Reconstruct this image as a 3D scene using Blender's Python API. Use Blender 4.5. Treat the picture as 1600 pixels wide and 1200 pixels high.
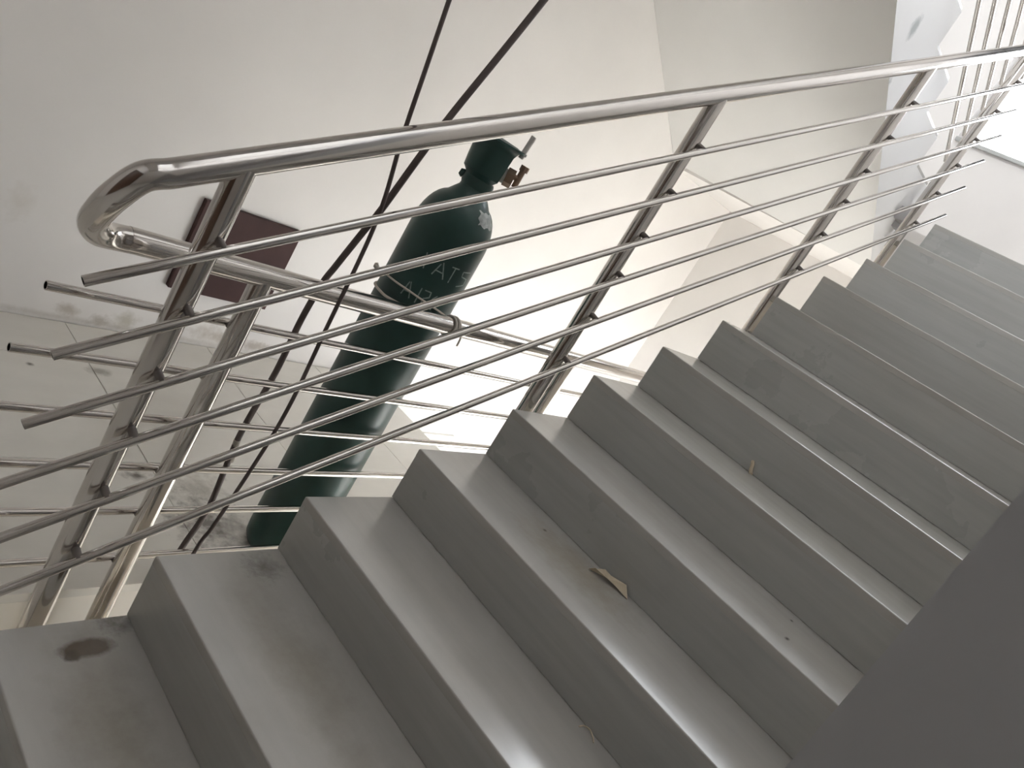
import bpy, bmesh, math, random
from mathutils import Vector, Matrix

for o in list(bpy.data.objects):
    bpy.data.objects.remove(o, do_unlink=True)
scene = bpy.context.scene
C = scene.collection
random.seed(7)

# ------------------------------------------------------------------ camera
F_PX = 1191.8
cam_d = bpy.data.cameras.new('camera')
cam_d.sensor_fit = 'HORIZONTAL'
cam_d.sensor_width = 36.0
cam_d.lens = F_PX * 36.0 / 1600.0
cam_d.clip_start = 0.02
cam = bpy.data.objects.new('camera', cam_d)
C.objects.link(cam)
RX = Vector((0.5961257, -0.6242991, 0.5048611))
RY = Vector((0.1210055, -0.5517626, -0.8251762))
RZ = Vector((0.7937202, 0.5529997, -0.2533762))
cam.matrix_world = Matrix((
    (RX.x, -RY.x, -RZ.x, -0.5877),
    (RX.y, -RY.y, -RZ.y, -1.1406),
    (RX.z, -RY.z, -RZ.z, 1.3930),
    (0, 0, 0, 1)))
scene.camera = cam

# ------------------------------------------------------------------ world / daylight
W = bpy.data.worlds.new('daylight')
scene.world = W
W.use_nodes = True
bg = W.node_tree.nodes['Background']
bg.inputs['Color'].default_value = (0.91, 0.95, 1.0, 1)
bg.inputs['Strength'].default_value = 9.0


def area(name, loc, rot, sx, sy, power, col=(1, 1, 1), portal=False):
    l = bpy.data.lights.new(name, 'AREA')
    l.shape = 'RECTANGLE'
    l.size = sx
    l.size_y = sy
    l.energy = power
    l.color = col
    if portal:
        l.cycles.is_portal = True
    o = bpy.data.objects.new(name, l)
    o.location = loc
    o.rotation_euler = rot
    C.objects.link(o)
    return o


XE = 4.7           # end wall
XB0 = -1.9         # back wall
WIN = (-0.95, 0.62, 2.85, 5.20)      # y0 y1 z0 z1 of the landing window
DOOR = (2.2, 4.2, -1.2, 0.42)        # x0 x1 z0 z1 of the opening under the flight, in the near wall
# daylight openings as portals (light -Z axis points into the stairwell)
area('window_daylight', (XE + 0.16, (WIN[0] + WIN[1]) / 2, (WIN[2] + WIN[3]) / 2), (0, math.radians(90), 0),
     WIN[3] - WIN[2], WIN[1] - WIN[0], 1, portal=True)
area('door_daylight', ((DOOR[0] + DOOR[1]) / 2, -1.24, (DOOR[2] + DOOR[3]) / 2), (math.radians(90), 0, 0),
     DOOR[1] - DOOR[0], DOOR[3] - DOOR[2], 1, portal=True)
ADDED_WIN = (-2.2, 1.4, 4.12, 5.75)       # added unseen window behind and above the camera, to brighten the upper risers
area('added_window_daylight', (XB0 - 0.16, (ADDED_WIN[0] + ADDED_WIN[1]) / 2, (ADDED_WIN[2] + ADDED_WIN[3]) / 2), (0, math.radians(-90), 0),
     ADDED_WIN[3] - ADDED_WIN[2], ADDED_WIN[1] - ADDED_WIN[0], 1, portal=True)

scene.view_settings.view_transform = 'Standard'
scene.view_settings.look = 'None'
scene.view_settings.gamma = 1.0
scene.view_settings.use_curve_mapping = False
scene.view_settings.exposure = 0.78
scene.cycles.max_bounces = 12
scene.cycles.diffuse_bounces = 7
scene.cycles.glossy_bounces = 5
scene.cycles.adaptive_threshold = 0.02


# ------------------------------------------------------------------ materials
def new_mat(name):
    m = bpy.data.materials.new(name)
    m.use_nodes = True
    nt = m.node_tree
    return m, nt, nt.nodes['Principled BSDF']


def N(nt, typ, **kw):
    n = nt.nodes.new(typ)
    for k, v in kw.items():
        setattr(n, k, v)
    return n


def wpos(nt, scale=(1, 1, 1)):
    g = N(nt, 'ShaderNodeNewGeometry')
    mp = N(nt, 'ShaderNodeMapping')
    mp.inputs['Scale'].default_value = scale
    nt.links.new(g.outputs['Position'], mp.inputs['Vector'])
    return mp.outputs['Vector']


def noise(nt, vec, scale, detail=4, rough=0.55):
    n = N(nt, 'ShaderNodeTexNoise')
    n.inputs['Scale'].default_value = scale
    n.inputs['Detail'].default_value = detail
    n.inputs['Roughness'].default_value = rough
    nt.links.new(vec, n.inputs['Vector'])
    return n.outputs['Fac']


def ramp(nt, fac, p0, p1, c0=(0, 0, 0, 1), c1=(1, 1, 1, 1)):
    r = N(nt, 'ShaderNodeValToRGB')
    r.color_ramp.elements[0].position = p0
    r.color_ramp.elements[1].position = p1
    r.color_ramp.elements[0].color = c0
    r.color_ramp.elements[1].color = c1
    nt.links.new(fac, r.inputs['Fac'])
    return r.outputs['Color']


def mix(nt, fac, a, b):
    m = N(nt, 'ShaderNodeMix', data_type='RGBA')
    for sock, v in ((m.inputs[0], fac), (m.inputs[6], a), (m.inputs[7], b)):
        if isinstance(v, (int, float)):
            sock.default_value = v
        elif isinstance(v, tuple):
            sock.default_value = v if len(v) == 4 else (*v, 1)
        else:
            nt.links.new(v, sock)
    return m.outputs[2]


def math_n(nt, op, a, b=None):
    m = N(nt, 'ShaderNodeMath', operation=op)
    for i, v in enumerate((a, b)):
        if v is None:
            continue
        if isinstance(v, (int, float)):
            m.inputs[i].default_value = v
        else:
            nt.links.new(v, m.inputs[i])
    return m.outputs[0]


def stain(nt, col, centre, radii, colour, strength=1.0, nscale=14, hard=0.25, warp=0.6):
    """A dirt mark of its own shape at one place of a surface."""
    g = N(nt, 'ShaderNodeNewGeometry')
    s = N(nt, 'ShaderNodeVectorMath', operation='SUBTRACT')
    nt.links.new(g.outputs['Position'], s.inputs[0])
    s.inputs[1].default_value = centre
    d = N(nt, 'ShaderNodeVectorMath', operation='DIVIDE')
    nt.links.new(s.outputs[0], d.inputs[0])
    d.inputs[1].default_value = radii
    l = N(nt, 'ShaderNodeVectorMath', operation='LENGTH')
    nt.links.new(d.outputs[0], l.inputs[0])
    n = noise(nt, g.outputs['Position'], nscale, 5, 0.65)
    nn = math_n(nt, 'MULTIPLY', math_n(nt, 'SUBTRACT', n, 0.5), warp * 3)
    v = math_n(nt, 'ADD', l.outputs['Value'], nn)
    f = ramp(nt, v, max(0.0, 1 - hard * 2), 1.0, (strength,) * 3 + (1,), (0, 0, 0, 1))
    return mix(nt, f, col, colour)


def bump(nt, bsdf, h, strength=0.1, dist=0.01):
    b = N(nt, 'ShaderNodeBump')
    b.inputs['Strength'].default_value = strength
    b.inputs['Distance'].default_value = dist
    nt.links.new(h, b.inputs['Height'])
    nt.links.new(b.outputs[0], bsdf.inputs['Normal'])


def paint(name, col, rough=0.55, var=0.06, stains=(), spec=0.4):
    m, nt, b = new_mat(name)
    v = wpos(nt)
    f = noise(nt, v, 1.6, 5)
    dark = tuple(c * (1 - var) for c in col)
    light = tuple(min(1, c * (1 + var * .5)) for c in col)
    c = mix(nt, ramp(nt, f, .3, .7), dark, light)
    for s in stains:
        c = stain(nt, c, *s)
    nt.links.new(c, b.inputs['Base Color'])
    b.inputs['Roughness'].default_value = rough
    b.inputs['Specular IOR Level'].default_value = spec
    bump(nt, b, noise(nt, v, 60, 3), 0.06, 0.004)
    return m


def marble(name, col, streak, rough=0.24, stains=(), amt=0.10, warm=(0.36, 0.32, 0.26), spec=0.5, blotch=.12):
    """grey-white polished marble with faint streaks along one direction"""
    m, nt, b = new_mat(name)
    v = wpos(nt, streak)
    f1 = noise(nt, v, 3.0, 6, .6)
    f2 = noise(nt, wpos(nt), 2.3, 6, .6)
    f3 = noise(nt, wpos(nt), 7.0, 3, .5)
    d = tuple(x * (1 - 1.6 * amt) for x in col)
    l = tuple(min(1, x * (1 + amt)) for x in col)
    c = mix(nt, ramp(nt, f1, .32, .68), d, l)
    c = mix(nt, math_n(nt, 'MULTIPLY', ramp(nt, f2, .45, .80), .28), c, warm)
    c = mix(nt, math_n(nt, 'MULTIPLY', ramp(nt, f3, .45, .95), blotch), c, tuple(x * .55 for x in warm))
    for s in stains:
        c = stain(nt, c, *s)
    nt.links.new(c, b.inputs['Base Color'])
    rr = math_n(nt, 'ADD', math_n(nt, 'MULTIPLY', f2, 0.06), rough - 0.03)
    nt.links.new(rr, b.inputs['Roughness'])
    b.inputs['Specular IOR Level'].default_value = spec
    bump(nt, b, noise(nt, wpos(nt), 30, 3), 0.02, 0.002)
    return m


def metal(name, col, rough=0.16, var=0.05):
    m, nt, b = new_mat(name)
    f = noise(nt, wpos(nt), 11, 4)
    c = mix(nt, f, tuple(x * .88 for x in col), col)
    nt.links.new(c, b.inputs['Base Color'])
    b.inputs['Metallic'].default_value = 1.0
    r = math_n(nt, 'ADD', math_n(nt, 'MULTIPLY', f, var * 2), rough - var)
    nt.links.new(r, b.inputs['Roughness'])
    return m


def plain(name, col, rough=0.5, metallic=0.0, var=0.12, nscale=18, spec=0.5):
    m, nt, b = new_mat(name)
    f = noise(nt, wpos(nt), nscale, 4)
    c = mix(nt, ramp(nt, f, .3, .7), tuple(x * (1 - var) for x in col), tuple(min(1, x * (1 + var)) for x in col))
    nt.links.new(c, b.inputs['Base Color'])
    b.inputs['Roughness'].default_value = rough
    b.inputs['Metallic'].default_value = metallic
    b.inputs['Specular IOR Level'].default_value = spec
    return m


YW = 1.678         # far wall
YF = 0.262         # landing edge
G = -0.015         # landing floor level beside the lower railing
DIRT = (0.30, 0.25, 0.19)
M_WALL = paint('wall_paint', (0.80, 0.775, 0.75), 0.6, 0.05, stains=[
    ((0.675, YW, 0.036), (.055, .1, .035), (0.46, 0.41, 0.35), .75, 30, .4, .5),
    ((0.80, YW, 0.015), (.05, .1, .03), (0.40, 0.36, 0.31), .7, 34, .4, .6),
    ((0.895, YW, 0.035), (.06, .1, .05), (0.50, 0.47, 0.40), .8, 30, .4, .5),
    ((1.27, YW, 0.05), (.12, .1, .045), (0.46, 0.41, 0.35), .7, 26, .4, .6),
    ((1.50, YW, 0.03), (.12, .1, .03), (0.40, 0.35, 0.30), .7, 30, .4, .6),
    ((0.85, YW, 0.0), (.9, .1, .018), (0.45, 0.41, 0.36), .6, 22, .5, .5),
    ((0.40, YW, 0.40), (.05, .1, .09), (0.60, 0.56, 0.50), .4, 26, .5, .6),
])
M_PIER_SHADE = paint('pier_shade_paint', (0.47, 0.475, 0.49), 0.55, 0.04)  # shade on the unlit end of the white wall, put into a darker grey
M_CREAM = paint('cream_paint', (0.80, 0.765, 0.70), 0.6, 0.05)
M_SOFFIT = paint('soffit_paint', (0.72, 0.71, 0.69), 0.65, 0.04)
M_SIDE = paint('flight_side_paint', (0.80, 0.80, 0.80), 0.6, 0.03, stains=[
    ((2.45, 0.25, 2.545), (.035, .2, .06), (0.30, 0.33, 0.33), .8, 30, .4, .6),
    ((2.52, 0.25, 2.36), (.06, .2, .03), (0.30, 0.31, 0.31), .7, 40, .4, .7),
])
M_CEIL = paint('ceiling_paint', (0.80, 0.79, 0.77), 0.7, 0.03)
GREY = (0.50, 0.49, 0.465)
M_TREAD = marble('tread_marble', GREY, (7, 1.0, 7), 0.21, amt=.035, spec=.9, stains=[
    ((0.170, -0.074, .161), (.060, .028, .05), (0.070, 0.044, 0.024), .95, 30, .18, .22),
    ((0.135, -0.088, .161), (.020, .018, .05), (0.040, 0.025, 0.013), .9, 40, .25, .4),
    ((0.24, -0.02, .161), (.05, .04, .05), (0.10, 0.09, 0.075), .8, 40, .5, .7),
    ((0.50, -0.06, .325), (.06, .05, .05), (0.10, 0.09, 0.075), .6, 40, .5, .7),
    ((1.04, -0.329, .641), (.009, .007, .03), (0.05, 0.04, 0.03), .9, 30, .5, .2),
    ((1.215, -0.894, .797), (.014, .007, .03), (0.05, 0.045, 0.04), .9, 30, .5, .3),
    ((1.341, -0.86, .797), (.008, .006, .03), (0.05, 0.045, 0.04), .9, 30, .5, .3),
    ((1.02, -0.47, .641), (.10, .22, .05), (0.30, 0.25, 0.16), .5, 18, .5, .5),
    ((0.16, -0.26, .161), (.10, .30, .05), (0.22, 0.19, 0.14), .5, 14, .5, .5),
    ((0.45, -0.35, .325), (.10, .35, .05), (0.24, 0.21, 0.16), .45, 14, .5, .5),
])
M_RISER = marble('riser_marble', (0.46, 0.465, 0.45), (1, 0.8, 14), 0.28, amt=.045, blotch=.0, warm=(.43, .41, .37))
M_TILE = marble('floor_marble', (0.76, 0.74, 0.69), (1.0, 3, 3), 0.24, amt=0.025, warm=(.68, .65, .58), spec=.8, stains=[
    ((0.70, 1.33, G), (.055, .035, .1), (0.27, 0.25, 0.21), .7, 30, .35, .35),
    ((0.47, 1.32, G), (.016, .013, .1), (0.12, 0.10, 0.08), .9, 40, .4, .3),
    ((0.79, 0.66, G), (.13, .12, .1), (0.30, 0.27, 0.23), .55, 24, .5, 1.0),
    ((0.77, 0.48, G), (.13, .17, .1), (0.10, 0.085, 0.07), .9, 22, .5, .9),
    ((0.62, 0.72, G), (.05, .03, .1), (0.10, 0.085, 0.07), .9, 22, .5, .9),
])
M_STEEL = metal('stainless_steel', (0.66, 0.63, 0.60), 0.13)
M_STEEL2 = metal('dull_steel', (0.42, 0.41, 0.41), 0.30)
M_WELD = metal('weld_steel', (0.22, 0.20, 0.19), 0.45)
M_GREEN = plain('green_enamel', (0.019, 0.056, 0.049), 0.36, var=0.25, nscale=7)
M_BRASS = plain('old_brass', (0.30, 0.21, 0.15), 0.45, 0.6)
M_GREYPLASTIC = plain('pale_plastic', (0.62, 0.60, 0.56), 0.5)
M_CHALK = plain('chalk_white', (0.27, 0.34, 0.32), 0.9, var=0.35, nscale=90)
M_STICKER = plain('worn_label', (0.42, 0.45, 0.44), 0.7, var=0.35, nscale=60)
M_CORD = plain('cotton_cord', (0.60, 0.56, 0.50), 0.9)
M_CABLE = plain('cable_sheath', (0.10, 0.078, 0.074), 0.6)
M_TAPE = plain('tape_grey', (0.42, 0.39, 0.34), 0.6)
M_MAROON = plain('maroon_board', (0.062, 0.033, 0.031), 0.65, var=0.08, spec=.2)
M_PAPER = plain('paper_scrap', (0.66, 0.57, 0.43), 0.9)
M_WOOD = plain('dark_wood', (0.10, 0.055, 0.035), 0.45, var=0.25, nscale=6)
M_ALU = metal('window_frame_metal', (0.6, 0.6, 0.62), 0.35)


def glass_mat():
    m = bpy.data.materials.new('window_glass')
    m.use_nodes = True
    nt = m.node_tree
    nt.nodes.clear()
    out = N(nt, 'ShaderNodeOutputMaterial')
    t = N(nt, 'ShaderNodeBsdfTransparent')
    g = N(nt, 'ShaderNodeBsdfGlossy')
    g.inputs['Roughness'].default_value = 0.03
    fr = N(nt, 'ShaderNodeFresnel')
    mx = N(nt, 'ShaderNodeMixShader')
    nt.links.new(fr.outputs[0], mx.inputs[0])
    nt.links.new(t.outputs[0], mx.inputs[1])
    nt.links.new(g.outputs[0], mx.inputs[2])
    nt.links.new(mx.outputs[0], out.inputs['Surface'])
    return m


M_GLASS = glass_mat()


# ------------------------------------------------------------------ mesh helpers
def obj(name, bm, mat, parent=None, smooth=False, auto=None):
    bmesh.ops.recalc_face_normals(bm, faces=bm.faces[:])
    me = bpy.data.meshes.new(name)
    bm.to_mesh(me)
    bm.free()
    if smooth:
        for p in me.polygons:
            p.use_smooth = True
    if mat:
        me.materials.append(mat)
    o = bpy.data.objects.new(name, me)
    C.objects.link(o)
    if smooth and auto:
        try:
            me.set_sharp_from_angle(angle=math.radians(auto))
        except Exception:
            pass
    if parent:
        o.parent = parent
    return o


def tag(o, label=None, cat=None, group=None, kind=None):
    if label:
        o['label'] = label
    if cat:
        o['category'] = cat
    if group:
        o['group'] = group
    if kind:
        o['kind'] = kind
    return o


def empty(name, loc, label=None, cat=None, group=None, kind=None):
    o = bpy.data.objects.new(name, None)
    C.objects.link(o)
    o.empty_display_size = 0.05
    # parts carry world coordinates; the empty sits at the thing's base
    o.location = loc
    tag(o, label, cat, group, kind)
    bpy.context.view_layer.update()
    return o


def attach(o, parent):
    o.parent = parent
    o.matrix_parent_inverse = Matrix.Translation(parent.matrix_world.translation).inverted() \
        if parent.type == 'EMPTY' else parent.matrix_world.inverted()
    return o


def box(bm, x0, x1, y0, y1, z0, z1, bevel=0.0):
    r = bmesh.ops.create_cube(bm, size=1)
    vs = r['verts']
    bmesh.ops.scale(bm, vec=(x1 - x0, y1 - y0, z1 - z0), verts=vs)
    bmesh.ops.translate(bm, vec=((x0 + x1) / 2, (y0 + y1) / 2, (z0 + z1) / 2), verts=vs)
    if bevel:
        es = list({e for v in vs for e in v.link_edges})
        bmesh.ops.bevel(bm, geom=es, offset=bevel, segments=2, affect='EDGES', profile=0.6)
    return bm


def slab(x0, x1, y0, y1, z0, z1, bev):
    bm = box(bmesh.new(), x0, x1, y0, y1, z0, z1)
    es = [e for e in bm.edges if all(v.co.z > (z0 + z1) / 2 for v in e.verts)]
    bmesh.ops.bevel(bm, geom=es, offset=bev, segments=3, affect='EDGES', profile=0.5)
    return bm


def boxobj(name, dims, mat, parent=None, bevel=0.0):
    o = obj(name, box(bmesh.new(), *dims, bevel=bevel), mat)
    if parent:
        attach(o, parent)
    return o


def prism_xz(bm, pts, y0, y1):
    a = [bm.verts.new((x, y0, z)) for x, z in pts]
    b = [bm.verts.new((x, y1, z)) for x, z in pts]
    n = len(pts)
    bm.faces.new(a)
    bm.faces.new(b[::-1])
    for i in range(n):
        j = (i + 1) % n
        bm.faces.new((a[i], b[i], b[j], a[j]))
    return bm


def catmull(pts, per=8):
    P = [Vector(p) for p in pts]
    P = [P[0] * 2 - P[1]] + P + [P[-1] * 2 - P[-2]]
    out = []
    for i in range(1, len(P) - 2):
        p0, p1, p2, p3 = P[i - 1:i + 3]
        for k in range(per):
            t = k / per
            out.append(0.5 * ((2 * p1) + (p2 - p0) * t + (2 * p0 - 5 * p1 + 4 * p2 - p3) * t * t
                              + (3 * p1 - p0 - 3 * p2 + p3) * t ** 3))
    out.append(P[-2].copy())
    return out


def tube(bm, pts, r, seg=16, hollow=0.0, cap=True):
    P = [Vector(p) for p in pts]
    T = []
    for i in range(len(P)):
        a = P[max(i - 1, 0)]
        b = P[min(i + 1, len(P) - 1)]
        T.append((b - a).normalized())
    ref = Vector((0, 0, 1)) if abs(T[0].z) < .9 else Vector((1, 0, 0))
    u = (ref - T[0] * ref.dot(T[0])).normalized()
    rings = []
    for i, p in enumerate(P):
        u = (u - T[i] * u.dot(T[i])).normalized()
        w = T[i].cross(u)
        rad = r[i] if isinstance(r, (list, tuple)) else r
        rings.append([bm.verts.new(p + (u * math.cos(2 * math.pi * k / seg) + w * math.sin(2 * math.pi * k / seg)) * rad)
                      for k in range(seg)])
        if i in (0, len(P) - 1):
            ends = (u.copy(), w.copy())
            if i == 0:
                e0 = ends
            else:
                e1 = ends
    for a, b in zip(rings, rings[1:]):
        for k in range(seg):
            bm.faces.new((a[k], a[(k + 1) % seg], b[(k + 1) % seg], b[k]))
    if hollow:
        for ring, p, t, (u, w) in ((rings[0], P[0], T[0], e0), (rings[-1], P[-1], -T[-1], e1)):
            rr = (r[0] if isinstance(r, (list, tuple)) else r) * 0.78
            i1 = [bm.verts.new(p + (u * math.cos(2 * math.pi * k / seg) + w * math.sin(2 * math.pi * k / seg)) * rr) for k in range(seg)]
            i2 = [bm.verts.new(v.co + t * hollow) for v in i1]
            for k in range(seg):
                bm.faces.new((ring[k], ring[(k + 1) % seg], i1[(k + 1) % seg], i1[k]))
                bm.faces.new((i1[k], i1[(k + 1) % seg], i2[(k + 1) % seg], i2[k]))
            bm.faces.new(i2)
    elif cap:
        bm.faces.new(rings[0][::-1])
        bm.faces.new(rings[-1])
    return bm


def tubeobj(name, pts, r, mat, parent=None, seg=16, hollow=0.0):
    o = obj(name, tube(bmesh.new(), pts, r, seg, hollow), mat, smooth=True, auto=40)
    if parent:
        attach(o, parent)
    return o


def lathe(bm, prof, cx, cy, seg=48, a0=0.0, a1=2 * math.pi):
    full = abs(a1 - a0 - 2 * math.pi) < 1e-6
    n = seg if full else seg + 1
    cols = []
    for k in range(n):
        a = a0 + (a1 - a0) * k / seg
        cols.append([bm.verts.new((cx + r * math.cos(a), cy + r * math.sin(a), z)) for r, z in prof])
    m = len(prof)
    for k in range(seg if full else n - 1):
        A, B = cols[k], cols[(k + 1) % n]
        for i in range(m - 1):
            bm.faces.new((A[i], B[i], B[i + 1], A[i + 1]))
    bmesh.ops.remove_doubles(bm, verts=bm.verts[:], dist=1e-5)
    return bm


# ------------------------------------------------------------------ the stairwell shell
ZB, ZT = -1.2, 6.0
XB = XB0
YN = -1.088        # near ends of the steps

o = boxobj('wall_far', (XB, XE + .2, YW, YW + .2, ZB, ZT), M_WALL)
tag(o, 'white painted wall with dirty foot behind the gas cylinder', kind='structure')


def wall_with_holes(name, x0, x1, y0, y1, z0, z1, holes, mat, label):
    bm = bmesh.new()
    ys = sorted({y0, y1, *[h[0] for h in holes], *[h[1] for h in holes]})
    zs = sorted({z0, z1, *[h[2] for h in holes], *[h[3] for h in holes]})
    for a, b in zip(ys, ys[1:]):
        for c, d in zip(zs, zs[1:]):
            my, mz = (a + b) / 2, (c + d) / 2
            if any(h[0] < my < h[1] and h[2] < mz < h[3] for h in holes):
                continue
            box(bm, x0, x1, a, b, c, d)
    bmesh.ops.remove_doubles(bm, verts=bm.verts[:], dist=1e-5)
    seen = {}
    for f in bm.faces:
        key = tuple(sorted(v.index for v in f.verts))
        seen.setdefault(key, []).append(f)
    bm.verts.index_update()
    seen = {}
    for f in bm.faces:
        seen.setdefault(tuple(sorted(v.index for v in f.verts)), []).append(f)
    kill = [f for fs in seen.values() if len(fs) > 1 for f in fs]
    bmesh.ops.delete(bm, geom=kill, context='FACES')
    o = obj(name, bm, mat)
    tag(o, label, kind='structure')
    return o


wall_with_holes('wall_end', XE, XE + .2, -2.4, YW, ZB, ZT, [WIN], M_WALL,
                'white end wall behind the upper landing')
wall_with_holes('wall_back', XB - .2, XB, -2.6, YW + .2, ZB, ZT, [ADDED_WIN], M_WALL, 'white wall behind the camera')
tag(boxobj('wall_side', (XB, 0.5, -2.6, -2.4, ZB, ZT), M_WALL), 'white side wall of the middle landing', kind='structure')
bm = bmesh.new()
box(bm, 0.80, DOOR[0], -1.26, YN, ZB, ZT)
box(bm, DOOR[0], DOOR[1], -1.26, YN, DOOR[3], ZT)
box(bm, DOOR[1], XE, -1.26, YN, ZB, ZT)
tag(obj('wall_near', bm, M_WALL), 'white wall along the near side of the stairs', kind='structure')
tag(boxobj('wall_pier', (0.50, 0.80, -2.6, YN, ZB, ZT), M_PIER_SHADE), 'wall end in the lower right foreground, its shade put into the grey', kind='structure')
tag(boxobj('ceiling', (XB - .2, XE + .2, -2.6, YW + .2, ZT, ZT + .15), M_CEIL), 'white ceiling of the stairwell', kind='structure')
tag(boxobj('floor_ground', (XB, XE + 4, -8, YW, ZB - .15, ZB), M_CREAM), 'pale ground floor at the foot of the stairwell', kind='structure')

# landing window and the added high window, with frame, mullion and panes


def window(name, xo, xi, hole, label, sgn):
    y0, y1, z0, z1 = hole
    w = empty(name, (xo, (y0 + y1) / 2, z0), label, kind='structure')
    fb = bmesh.new()
    ym = (y0 + y1) / 2
    box(fb, xo - .025, xo + .025, y0, y1, z0, z0 + .05)
    box(fb, xo - .025, xo + .025, y0, y1, z1 - .05, z1)
    box(fb, xo - .025, xo + .025, y0, y0 + .05, z0 + .05, z1 - .05)
    box(fb, xo - .025, xo + .025, y1 - .05, y1, z0 + .05, z1 - .05)
    box(fb, xo - .025, xo + .025, ym - .02, ym + .02, z0 + .05, z1 - .05)
    attach(obj('window_frame', fb, M_ALU), w)
    for a, b in ((y0 + .05, ym - .02), (ym + .02, y1 - .05)):
        boxobj('pane', (xo - .003, xo + .003, a, b, z0 + .05, z1 - .05), M_GLASS, w)
    boxobj('window_sill', (min(xo + sgn * .026, xi + sgn * .03), max(xo + sgn * .026, xi + sgn * .03), y0 + .002, y1 - .002, z0 - .001, z0 + .02), M_RISER, w)


window('window_1', XE + .1, XE, WIN, 'bright window above the upper landing', -1)
window('added_window', XB - .1, XB, ADDED_WIN, 'added unseen window behind the camera, above the next middle landing', 1)
# open doorway under the flight
d1 = empty('door_1', ((DOOR[0] + DOOR[1]) / 2, -1.18, ZB), 'open doorway under the stairs', kind='structure')
x0, x1, z0, z1 = DOOR
fb = bmesh.new()
for a_, b_, c_, d_ in ((x0, x1, z1 - .05, z1), (x0, x0 + .05, z0, z1 - .05), (x1 - .05, x1, z0, z1 - .05)):
    box(fb, a_, b_, -1.22, -1.14, c_, d_)
attach(obj('door_frame', fb, M_ALU), d1)

# added unseen double door behind the camera, darkens bounce light and steel reflections
d2 = empty('added_dark_door', (XB, -.85, G), 'added dark wooden double door behind the camera, unseen, to darken bounce light', kind='structure')
fb = bmesh.new()
box(fb, XB + .001, XB + .07, -2.0, -1.93, G + .001, 2.2)
box(fb, XB + .001, XB + .07, .23, .30, G + .001, 2.2)
box(fb, XB + .001, XB + .07, -1.93, .23, 2.13, 2.2)
attach(obj('door_frame', fb, M_WOOD), d2)
for ya, yb, yh in ((-1.925, -.853, -.93), (-.847, .225, -.77)):
    lf = boxobj('door_leaf', (XB + .002, XB + .045, ya, yb, G + .004, 2.125), M_WOOD, d2, .003)
    for za, zb in ((.15, .95), (1.1, 2.0)):
        pn = obj('panel', box(bmesh.new(), XB + .046, XB + .056, ya + .16, yb - .16, za, zb, bevel=.004), M_WOOD)
        attach(pn, lf)
    hd = obj('handle', tube(bmesh.new(), [(XB + .05, yh, 1.0), (XB + .09, yh, 1.0), (XB + .09, yh + (.1 if yh < -.85 else -.1) * -1, 1.0)], .009, 10), M_STEEL, smooth=True)
    attach(hd, lf)

# middle landing slab (camera side + strip beside the far wall)
bm = bmesh.new()
SL = G - .022
pts = [(XB, -2.4), (0.5, -2.4), (0.5, YN), (0.02, YN), (0.02, 0.0), (-0.06, 0.0), (-0.06, YF + .004), (2.225, YF + .004), (2.225, YW), (XB, YW)]
a = [bm.verts.new((x, y, -.24)) for x, y in pts]
b = [bm.verts.new((x, y, SL)) for x, y in pts]
bm.faces.new(a[::-1])
bm.faces.new(b)
for i in range(len(pts)):
    j = (i + 1) % len(pts)
    bm.faces.new((a[i], a[j], b[j], b[i]))
floor = obj('floor', bm, M_CREAM)
tag(floor, 'middle landing floor of large grey marble tiles', kind='structure')


def tiles(xs, ys):
    for x0, x1 in zip(xs, xs[1:]):
        for y0, y1 in zip(ys, ys[1:]):
            g = .0012
            boxobj('tile', (x0 + g, x1 - g, y0 + g, y1 - g, SL - .004, G + random.uniform(-.0006, .0006)), M_TILE, floor, .0012)


tiles([XB, -1.12, -0.52, 0.08, 0.68, 1.273, 1.87, 2.24], [YF, 0.79, 1.39, YW - .005])
tiles([XB, -1.30, -0.68, -0.06], [-2.4, -1.74, -1.088, -0.44, YF])
tiles([-0.06, 0.5], [-2.4, -1.74, YN])
tiles([-0.06, 0.006], [YN, -0.44, 0.0])

# upper landing slab
bm = bmesh.new()
ZU = 2.10
pts = [(3.32, YN), (XE, YN), (XE, YW), (3.70, YW), (3.70, 0.0), (3.32, 0.0)]
a = [bm.verts.new((x, y, 1.83)) for x, y in pts]
b = [bm.verts.new((x, y, ZU)) for x, y in pts]
bm.faces.new(a[::-1])
bm.faces.new(b)
for i in range(len(pts)):
    j = (i + 1) % len(pts)
    bm.faces.new((a[i], a[j], b[j], b[i]))
tag(obj('floor_upper_landing', bm, M_WALL), 'upper landing slab with white underside', kind='structure')
# higher middle landing far above the camera (end of the third flight)
tag(boxobj('floor_high_landing', (XB, -0.55, -2.4, YW, 3.80, 4.02), M_WALL), 'slab of the next middle landing overhead', kind='structure')

# ------------------------------------------------------------------ main staircase
X = {1: .005, 2: .272, 3: .571, 4: .847, 5: 1.117, 6: 1.395, 7: 1.675, 8: 1.948, 9: 2.230, 10: 2.507, 11: 2.803, 12: 3.060, 13: 3.300}
Z = {0: G, 1: .161, 2: .325, 3: .483, 4: .640, 5: .797, 6: .956, 7: 1.113, 8: 1.275, 9: 1.440, 10: 1.606, 11: 1.772, 12: 1.947, 13: 2.102}
st = empty('staircase', (.0, -.54, G), 'grey marble staircase climbing to the upper right beside the steel railing', 'staircase')
TH = .022
pts = [(X[1] + .02, G - .005)]
for k in range(1, 14):
    pts.append((X[k] + .018, Z[k] - TH - .002))
    nx = X[k + 1] if k < 13 else 3.45
    pts.append((nx + .018, Z[k] - TH - .002))
pts = [(X[1] + .018, G - .02)] + pts[1:]
pts += [(3.468, 1.84), (0.42, .02), (0.42, -.02)]
attach(obj('stair_body', prism_xz(bmesh.new(), pts, YN + .002, -.004), M_CREAM), st)
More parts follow.
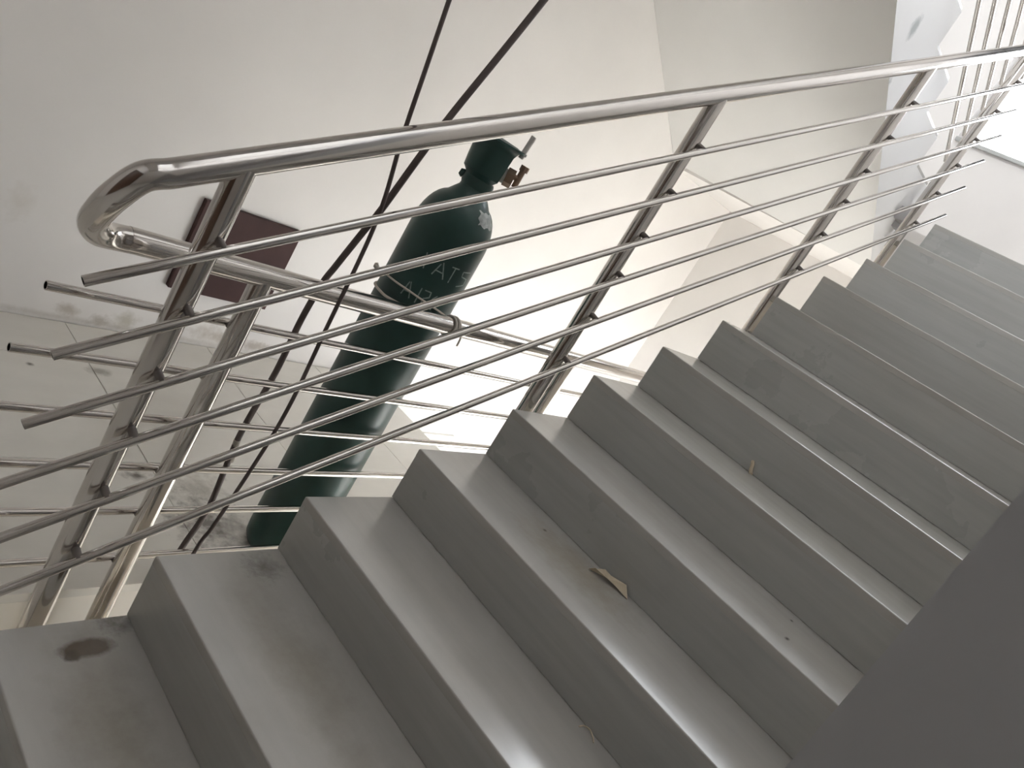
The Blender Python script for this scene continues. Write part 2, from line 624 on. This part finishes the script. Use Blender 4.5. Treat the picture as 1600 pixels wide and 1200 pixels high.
for k in range(1, 14):
    x1 = X[k + 1] + .019 if k < 13 else 3.62
    attach(obj('tread', slab(X[k], x1, YN + .001, 0.0, Z[k] - TH, Z[k], .0032), M_TREAD), st)
    boxobj('riser', (X[k] + .0003, X[k] + .02, YN + .001, -.0005, Z[k - 1] + .0012, Z[k] - TH - .0002), M_RISER, st)

# ------------------------------------------------------------------ third flight, overhead at the right
RX3 = [3.66, 3.36, 3.06, 2.74]
RZ3 = [2.31, 2.46, 2.61, 2.76]
while RX3[-1] > 0.45:
    RX3.append(RX3[-1] - .305)
    RZ3.append(RZ3[-1] + .15)
u3 = empty('upper_staircase', (3.7, .95, ZU), 'white underside and stepped side of the next flight, top right', 'staircase')
prof = [(3.70, 1.83), (3.70, ZU), (RX3[0], ZU)]
for i, (x, z) in enumerate(zip(RX3, RZ3)):
    prof.append((x, z))
    nx = RX3[i + 1] if i + 1 < len(RX3) else 0.0
    prof.append((nx, z))
prof[-1] = (-.55, prof[-1][1])
prof.append((-.55, 3.80))
prof.append((1.8, 2.70))
bm = bmesh.new()
n = len(prof)
Y3 = 0.25
outer = [bm.verts.new((x, Y3, z)) for x, z in prof]
inner = [bm.verts.new((x, YW - .003, z)) for x, z in prof]
outer[0].co.z = 1.825
outer[-1].co.z = 2.703
inner[-1].co.z = 2.935
inner[0].co.z = 1.85
# finer soffit so the slightly twisted underside stays smooth
for i in range(n - 1):
    bm.faces.new((outer[i], outer[i + 1], inner[i + 1], inner[i]))
quad = [v.co.copy() for v in (outer[-1], outer[0], inner[0], inner[-1])]
bm.faces.new(outer[::-1])
bm.faces.new(inner)
bmesh.ops.triangulate(bm, faces=[f for f in bm.faces if len(f.verts) > 4])
o = attach(obj('flight_side', bm, M_SIDE), u3)
# plastered underside as one smooth, slightly twisted surface
bm = bmesh.new()
ns = 16
g = [[bm.verts.new(quad[0].lerp(quad[1], i / ns).lerp(quad[3].lerp(quad[2], i / ns), j / ns)) for j in range(ns + 1)] for i in range(ns + 1)]
for i in range(ns):
    for j in range(ns):
        bm.faces.new((g[i][j], g[i + 1][j], g[i + 1][j + 1], g[i][j + 1]))
attach(obj('soffit', bm, M_SOFFIT, smooth=True), u3)
o.data.materials.append(M_SOFFIT)
for p in o.data.polygons:
    if p.normal.z < -.3:
        p.material_index = 1
for i, (x, z) in enumerate(zip(RX3, RZ3)):
    nx = RX3[i + 1] if i + 1 < len(RX3) else 0.0
    if nx < x:
        boxobj('tread', (nx - .0, x + .012, Y3 + .01, YW - .003, z, z + .02), M_TREAD, u3, .002)

# ------------------------------------------------------------------ lower flight with stepped wall skirting
l1 = empty('lower_staircase', (2.24, .95, ZB), 'flight going down behind the gas cylinder with stepped marble skirting', 'staircase')
NX = [2.24, 2.545, 2.86, 3.17, 3.48, 3.79, 4.10]
NZ = [G - .17 * (i + 1) for i in range(7)]
pts = [(2.226, -.24), (2.226, -.04)]
pts = [(2.228, -.02 - .17)]
prof = []
for i in range(6):
    prof += [(NX[i], NZ[i] - .024), (NX[i + 1], NZ[i] - .024)]
prof += [(NX[6], ZB + .002), (NX[6] - .5, ZB + .002), (2.24, -.40)]
attach(obj('stair_body', prism_xz(bmesh.new(), prof, YF + .01, YW - .002), M_CREAM), l1)
for i in range(6):
    boxobj('tread', (NX[i] - .0, NX[i + 1] + .012, YF + .005, YW - .002, NZ[i] - .022, NZ[i]), M_TREAD, l1, .002)
    boxobj('riser', (NX[i] - .018 + .018, NX[i] + .016, YF + .006, YW - .022, NZ[i] + .001, (NZ[i - 1] if i else G) - .024), M_RISER, l1)
    ztop = NZ[i] + .185
    boxobj('skirting', (NX[i] + .0165, NX[i + 1] + .0155, YW - .020, YW - .001, NZ[i] + .001, ztop), M_TILE, l1, .001)

# ------------------------------------------------------------------ welded railing of the main flight and the landing edge
rl = empty('stair_railing', (.12, .06, 0), 'stainless steel railing with U-bend, sloping along the marble stairs', 'railing')
YR, YR2 = .06, .20
RR = .0245
sl = .569


def rz(x):
    return 1.1066 + sl * (x - .05)


bend = [(.05, YR, rz(.05)), (.015, YR, rz(.015)), (-.022, YR + .002, rz(-.022)), (-.040, YR + .022, 1.018),
        (-.038, YR + .058, .971), (-.025, YR + .092, .938), (.002, YR2 - .017, .914), (.035, YR2, .907), (.075, YR2, .909)]
tubeobj('handrail', [(.03, YR, rz(.03)), (1.5, YR, rz(1.5)), (3.95, YR, rz(3.95))], RR, M_STEEL, rl, 32)
tubeobj('handrail_bend', catmull(bend, 7), RR, M_STEEL, rl, 32)
tubeobj('handrail', [(.06, YR2, .909), (1.2, YR2, .913), (2.30, YR2, .918)], RR, M_STEEL, rl, 32)

BZ = [.988, .851, .715, .589, .450, .300]
YB = .014
PX = [.122, 1.262, 2.33, 3.16]
for i, x in enumerate(PX):
    ztop = rz(x) - .006
    zbot = -.16 + sl * x if i else -.24
    p = tubeobj('post', [(x, YR, zbot), (x, YR, ztop)], .0238, M_STEEL, rl, 28)
    for zb in BZ:
        z = zb + sl * (x - .106)
        s = obj('bracket', tube(bmesh.new(), [(x + .004, YR - .022, z + .010), (x + .004, YB - .002, z + .004)], .0085, 10), M_WELD, smooth=True, auto=40)
        attach(s, p)
    if i:
        s = obj('anchor_plate', box(bmesh.new(), x - .035, x + .035, -.003, YR - .018, zbot + .05, zbot + .11, bevel=.002), M_STEEL2)
    else:
        s = obj('anchor_plate', box(bmesh.new(), x - .035, x + .035, -.003, YR - .018, zbot + .01, zbot + .07, bevel=.002), M_STEEL2)
    attach(s, p)
XEND = [3.30, 3.31, 3.355, 3.365, 3.375, 3.39]
for zb, xe in zip(BZ, XEND):
    x0 = -.066
    tubeobj('bar', [(x0, YB, zb + sl * (x0 - .106)), (xe, YB, zb + sl * (xe - .106))], .0094, M_STEEL, rl, 14, .03)

# horizontal part along the landing edge: posts and bars on the landing side
BZ2 = [.766, .629, .500, .367, .240, .097]
YB2 = .246
for x in (.350, 1.56):
    p = tubeobj('post', [(x, YR2, -.24), (x, YR2, .905)], .0236, M_STEEL, rl, 28)
    for z in BZ2:
        s = obj('bracket', tube(bmesh.new(), [(x, YR2 + .018, z), (x, YB2, z)], .008, 10), M_WELD, smooth=True, auto=40)
        attach(s, p)
    s = obj('anchor_plate', box(bmesh.new(), x - .03, x + .03, YR2 + .02, YF + .006, -.23, -.16, bevel=.002), M_STEEL2)
    attach(s, p)
XS2 = [-.018, -.036, -.03, -.03, -.03, -.03]
for z, xs in zip(BZ2, XS2):
    tubeobj('bar', [(xs, YB2, z), (2.32, YB2, z + .004)], .0094, M_STEEL, rl, 14, .03)

# ------------------------------------------------------------------ railing of the third flight
r3 = empty('stair_railing', (3.58, .2, 2.1), 'steel railing of the next flight in the glare at the top right corner', 'railing')
s3 = -.48
for zb in (2.461, 2.600, 2.735, 2.868):
    x0, x1 = .6, 3.50
    tubeobj('bar', [(x0, .2, zb + s3 * (x0 - 3.41)), (x1, .2, zb + s3 * (x1 - 3.41))], .0094, M_STEEL, r3, 12, .03)
tubeobj('handrail', [(.55, .2, 3.06 + s3 * (.55 - 3.41)), (3.66, .2, 3.06 + s3 * .25)], .0255, M_STEEL, r3, 24)
for x, zb in ((3.585, 1.95), (1.3, 3.05)):
    p = tubeobj('post', [(x, .2, zb), (x, .2, 3.05 + s3 * (x - 3.41))], .0265, M_STEEL, r3, 24)
    s = obj('anchor_plate', box(bmesh.new(), x - .035, x + .035, .18, Y3 - .001, zb + .10, zb + .20, bevel=.003), M_STEEL2)
    attach(s, p)
boxobj('clamp', (3.46, 3.57, .165, .235, 2.075, 2.145), M_STEEL2, r3, .006)

# ------------------------------------------------------------------ gas cylinder
CX, CY, CR = .949, .378, .113
gc = empty('gas_cylinder', (CX, CY, G), 'tall dark green gas cylinder with chalk lettering tied to the steel railing', 'gas cylinder')
prof = [(0, G + .004), (.085, G + .002), (.103, G + .006), (.111, G + .022), (CR, G + .05), (CR, .4), (CR, .8), (CR, 1.10)]
for i in range(1, 9):
    t = i / 8 * math.radians(74)
    prof.append((.0435 + (CR - .0435) * math.cos(t) ** .92, 1.10 + .124 * math.sin(t)))
prof += [(.052, 1.236), (.044, 1.246), (.042, 1.256), (0, 1.256)]
attach(obj('body', lathe(bmesh.new(), prof, CX, CY, 56), M_GREEN, smooth=True, auto=50), gc)
prof = [(0.036, 1.252), (.043, 1.254), (.046, 1.262), (.046, 1.278), (.043, 1.284), (.036, 1.286)]
nr = attach(obj('neck_ring', lathe(bmesh.new(), prof, CX, CY, 32), M_GREEN, smooth=True, auto=45), gc)
va = math.atan2(CY + 1.1406, CX + .5877)
vdir = Vector((math.cos(va), math.sin(va), 0))
rt = Vector((vdir.y, -vdir.x, 0))          # towards the right side of the cylinder as one faces it
p0 = Vector((CX, CY, 0)) - rt * .044 + Vector((0, 0, 1.272))
attach(obj('lug', tube(bmesh.new(), [p0, p0 - rt * .006 + Vector((0, 0, .002)), p0 - rt * .014 + Vector((0, 0, .003))], [.012, .012, .008], 14), M_GREEN, smooth=True, auto=40), nr)
# tulip-shaped valve guard, open towards the right
rta = math.atan2(rt.y, rt.x)
gp = [(.042, 1.282), (.059, 1.298), (.062, 1.325), (.064, 1.350), (.066, 1.375), (.074, 1.390), (.080, 1.394), (.080, 1.400), (.060, 1.404), (0.0, 1.406),
      (0.0, 1.402), (.058, 1.398), (.060, 1.385), (.057, 1.35), (.055, 1.325), (.048, 1.303), (.036, 1.288), (.040, 1.284)]
half = math.radians(38)
bm = lathe(bmesh.new(), gp, CX, CY, 40, rta + half, rta + 2 * math.pi - half)
guard = attach(obj('valve_guard', bm, M_GREEN, smooth=True, auto=40), gc)
# cap plate over the open side
bm = bmesh.new()
lathe(bm, [(0.0, 1.398), (.080, 1.394), (.080, 1.401), (0.0, 1.407)], CX, CY, 16, rta - half, rta + half)
attach(obj('guard_rim', bm, M_GREEN, smooth=True, auto=40), gc)
base = Vector((CX, CY, 0))
vs = attach(obj('valve', tube(bmesh.new(), [base + Vector((0, 0, 1.25)), base + Vector((0, 0, 1.30)), base + Vector((0, 0, 1.385))], [.034, .040, .030], 20), M_GREEN, smooth=True, auto=40), gc)


def cyl_piece(name, a, b, r, mat, parent, seg=12):
    return attach(obj(name, tube(bmesh.new(), [a, b], r, seg), mat, smooth=True, auto=35), parent)


zc = 1.322
cyl_piece('valve_outlet', base + rt * .028 + Vector((0, 0, zc)), base + rt * .056 + Vector((0, 0, zc + .002)), .021, M_GREYPLASTIC, vs, 20)
cyl_piece('hex_nut', base + rt * .056 + Vector((0, 0, zc + .003)), base + rt * .079 + Vector((0, 0, zc + .004)), .026, M_BRASS, vs, 6)
cyl_piece('spindle', base + rt * .078 + Vector((0, 0, zc + .012)), base + rt * .092 + Vector((0, 0, zc + .014)), .008, M_BRASS, vs, 12)
cyl_piece('tee_handle', base + rt * .091 + Vector((0, 0, zc - .012)), base + rt * .091 + Vector((0, 0, zc + .048)), .0085, M_BRASS, vs, 12)
cyl_piece('handle_knob', base + rt * .092 + Vector((0, 0, zc + .036)), base + rt * .092 + Vector((0, 0, zc + .052)), .0125, M_BRASS, vs, 8)
cyl_piece('pale_rod', base + rt * .068 + Vector((0, 0, 1.385)), base + rt * .072 + Vector((0, 0, 1.452)),   .0075, M_GREYPLASTIC, guard, 10)


# worn label on the shoulder, following the curved metal
def shoulder_pt(a, t, lift=.0012):
    t = math.radians(t)
    r = .0435 + (CR - .0435) * math.cos(t) ** .92
    z = 1.10 + .124 * math.sin(t)
    d = Vector((math.cos(a), math.sin(a), 0))
    return base + d * (r + lift * math.cos(t)) + Vector((0, 0, z + lift * math.sin(t)))


bm = bmesh.new()
nu, nv = 8, 5
grid = [[bm.verts.new(shoulder_pt(math.radians(-102 + 40 * u / nu + (3 * math.sin(v * 2.1))), 40 + 26 * v / nv + 2 * math.sin(u * 1.7))) for u in range(nu + 1)] for v in range(nv + 1)]
for v in range(nv):
    for u in range(nu):
        bm.faces.new((grid[v][u], grid[v][u + 1], grid[v + 1][u + 1], grid[v + 1][u]))
tag(attach(obj('worn_label', bm, M_STICKER, smooth=True), gc), 'pale worn label patch')

# chalk lettering strokes: (angle in degrees, height)
STROKES = [
    [(-149.3, 1.0531), (-146.7, 1.0318), (-144.1, 1.0103)],
    [(-125.3, 1.0450), (-130.7, 1.0082)], [(-123.2, 1.0509), (-113.4, 1.008)], [(-128.1, 1.0234), (-117.8, 1.0232)],
    [(-109.4, 1.0508), (-97.4, 1.0523)], [(-103.7, 1.0518), (-104.1, 1.0063)],
    [(-72, 1.0525), (-88.1, 1.0495), (-86.7, 1.0354), (-73.4, 1.0314), (-72.9, 1.013), (-88.1, 1.0042)],
    [(-151.0, 0.960), (-154.7, 0.9187)], [(-149.3, 0.9621), (-141.7, 0.9190)], [(-152.6, 0.9330), (-145.3, 0.9344)],
    [(-132.3, 0.9621), (-132.2, 0.9163)],
    [(-127.3, 0.9608), (-118.2, 0.9622), (-117.4, 0.9472), (-124.4, 0.938), (-124.0, .921), (-116, .9175)],
    [(-107.5, 0.960), (-112.3, 0.9474), (-111.8, 0.926), (-106.5, .9165)],
]
LETTERS = [STROKES[0:1], STROKES[1:4], STROKES[4:6], STROKES[6:7], STROKES[7:10], STROKES[10:11], STROKES[11:12], STROKES[12:13]]
lettering = None
for strokes in LETTERS:
    bm = bmesh.new()
    for st_ in strokes:
        P = []
        for (a0, z0), (a1, z1) in zip(st_, st_[1:]):
            for k in range(6):
                P.append((a0 + (a1 - a0) * k / 6, z0 + (z1 - z0) * k / 6))
        P.append(st_[-1])
        L, Rr = [], []
        for i, (a, z) in enumerate(P):
            pa, pz = P[max(i - 1, 0)]
            qa, qz = P[min(i + 1, len(P) - 1)]
            da, dz = math.radians(qa - pa) * CR, qz - pz
            l = math.hypot(da, dz) or 1
            for sgn, lst in ((1, L), (-1, Rr)):
                aa = math.radians(a) - sgn * dz / l * .0017 / CR
                lst.append(bm.verts.new((CX + (CR + .0007) * math.cos(aa), CY + (CR + .0007) * math.sin(aa), z + sgn * da / l * .0017)))
        for i in range(len(P) - 1):
            bm.faces.new((L[i], L[i + 1], Rr[i + 1], Rr[i]))
    tag(attach(obj('chalk_letter', bm, M_CHALK), gc), 'hand-chalked white letter')

# ------------------------------------------------------------------ cord tying the cylinder to the rail
cd = empty('tie_cord', (.94, .2, .89), 'pale cord wrapped round the green cylinder and knotted on the steel rail', 'cord')


def cp(a, z, r=CR + .0032):
    return (CX + r * math.cos(math.radians(a)), CY + r * math.sin(math.radians(a)), z)


ring = [cp(60, .925), cp(100, .930), cp(140, .934), cp(170, .937), cp(192, .938), cp(212, .938), cp(229, .935), cp(248, .930), cp(268, .922), cp(285, .912)]
tubeobj('strand', catmull(ring + [(.952, .226, .916), (.942, .204, .938)], 5), .0028, M_CORD, cd, 8)
ring2 = [cp(100, .884), cp(140, .886), cp(182, .888), cp(202, .891), cp(213, .893), cp(235, .894), cp(258, .895)]
tubeobj('strand', catmull(ring2 + [(.930, .236, .900)], 5), .0040, M_CORD, cd, 8)
tubeobj('strand', catmull([cp(172, .937), (CX - CR - .012, CY + .01, .942), (.800, CY, .950), (.768, CY, .957), (.764, CY - .004, .966)], 5), .0032, M_CORD, cd, 8)
k = obj('end_knot', tube(bmesh.new(), [(.774, CY, .949), (.768, CY, .956), (.763, CY, .963)], [.004, .008, .004], 10), M_CORD, smooth=True)
attach(k, cd)
for dx, tilt in ((-.010, .004), (-.003, -.003), (.005, .003), (.012, -.004)):
    pts = []
    for i in range(17):
        a = 2 * math.pi * i / 16
        pts.append((.942 + dx + tilt * math.sin(a), YR2 + .0278 * math.cos(a), .9122 + .0278 * math.sin(a)))
    tubeobj('loop', pts, .0032, M_CORD, cd, 8)
tubeobj('strand', catmull([(.947, .172, .918), (.960, .166, .905), (.968, .168, .890), (.972, .170, .872)], 5), .0028, M_CORD, cd, 8)

# ------------------------------------------------------------------ hanging cables
pts = [(-.02, .13, 3.8), (.18, .13, 2.7), (.397, .13, 1.567), (.445, .13, 1.314), (.488, .13, 1.123), (.503, .13, .859), (.512, .13, .597), (.480, .13, .30), (.464, .13, .212), (.45, .13, -.1), (.44, .13, -.9), (.46, .13, ZB)]
cb = tubeobj('thin_cable', catmull(pts, 8), .0048, M_CABLE, None, 10)
tag(cb, 'thinner of the two dark cables hanging down the stairwell', 'cable')
pts = [(1.15, .165, 3.9), (.88, .155, 2.7), (.628, .15, 1.687), (.546, .15, 1.367), (.506, .152, 1.154), (.503, .167, 1.090), (.517, .205, 1.012), (.532, .236, .961), (.544, .264, .905), (.554, .284, .795), (.562, .289, .643), (.553, .290, .44), (.570, .290, .218), (.556, .292, .09), (.552, .300, G + .009)]
ec = empty('thick_cable', (.54, .30, G), 'thicker of the two dark cables hanging down to the landing floor', 'cable')
tubeobj('sheath', catmull(pts, 8), .0078, M_CABLE, ec, 12)
tubeobj('tape', catmull([(.5528, .290, .432), (.5575, .290, .40), (.563, .290, .365)], 4), .0088, M_TAPE, ec, 12)

# ------------------------------------------------------------------ maroon board on the far wall
bd = empty('wall_board', (1.21, YW, .23), 'square maroon board fixed low on the white wall behind the railing', 'board')
boxobj('panel', (.984, 1.444, YW - .028, YW, .231, .628), M_MAROON, bd, .003)

# ------------------------------------------------------------------ litter on the treads
def scrap(name, outline, z, label, cat, fold):
    bm = bmesh.new()
    top = []
    for i, (x, y) in enumerate(outline):
        top.append(bm.verts.new((x, y, z + .0006 + fold * abs(math.sin(i * 1.9)))))
    c = sum((v.co for v in top), Vector()) / len(top)
    cv = bm.verts.new((c.x, c.y, z + .0005 + fold * .45))
    for i in range(len(top)):
        bm.faces.new((top[i], top[(i + 1) % len(top)], cv))
    o = obj(name, bm, M_PAPER)
    s = o.modifiers.new('thickness', 'SOLIDIFY')
    s.thickness = .0005
    s.offset = 1
    tag(o, label, cat)
    return o


scrap('paper_scrap', [(1.096, -.586), (1.112, -.558), (1.113, -.532), (1.104, -.514), (1.088, -.500), (1.060, -.474), (1.056, -.490), (1.070, -.520), (1.082, -.545)], Z[4],
      'torn tan paper scrap lying against the riser in mid staircase', 'paper', .020)
o = tubeobj('paper_curl', catmull([(1.662, -.480, Z[6] + .002), (1.668, -.474, Z[6] + .004), (1.671, -.468, Z[6] + .014), (1.668, -.464, Z[6] + .028), (1.666, -.458, Z[6] + .036)], 4), [.0055] * 16 + [.003], M_PAPER, None, 6)
tag(o, 'small curled paper shaving standing on a higher tread', 'paper')
o = tubeobj('thread', catmull([(.824, -.748, Z[3] + .0015), (.836, -.752, Z[3] + .004), (.840, -.766, Z[3] + .006), (.834, -.782, Z[3] + .003), (.826, -.79, Z[3] + .0015)], 5), .0014, M_PAPER, None, 6)
tag(o, 'short curled thread on a tread at the lower centre', 'thread')
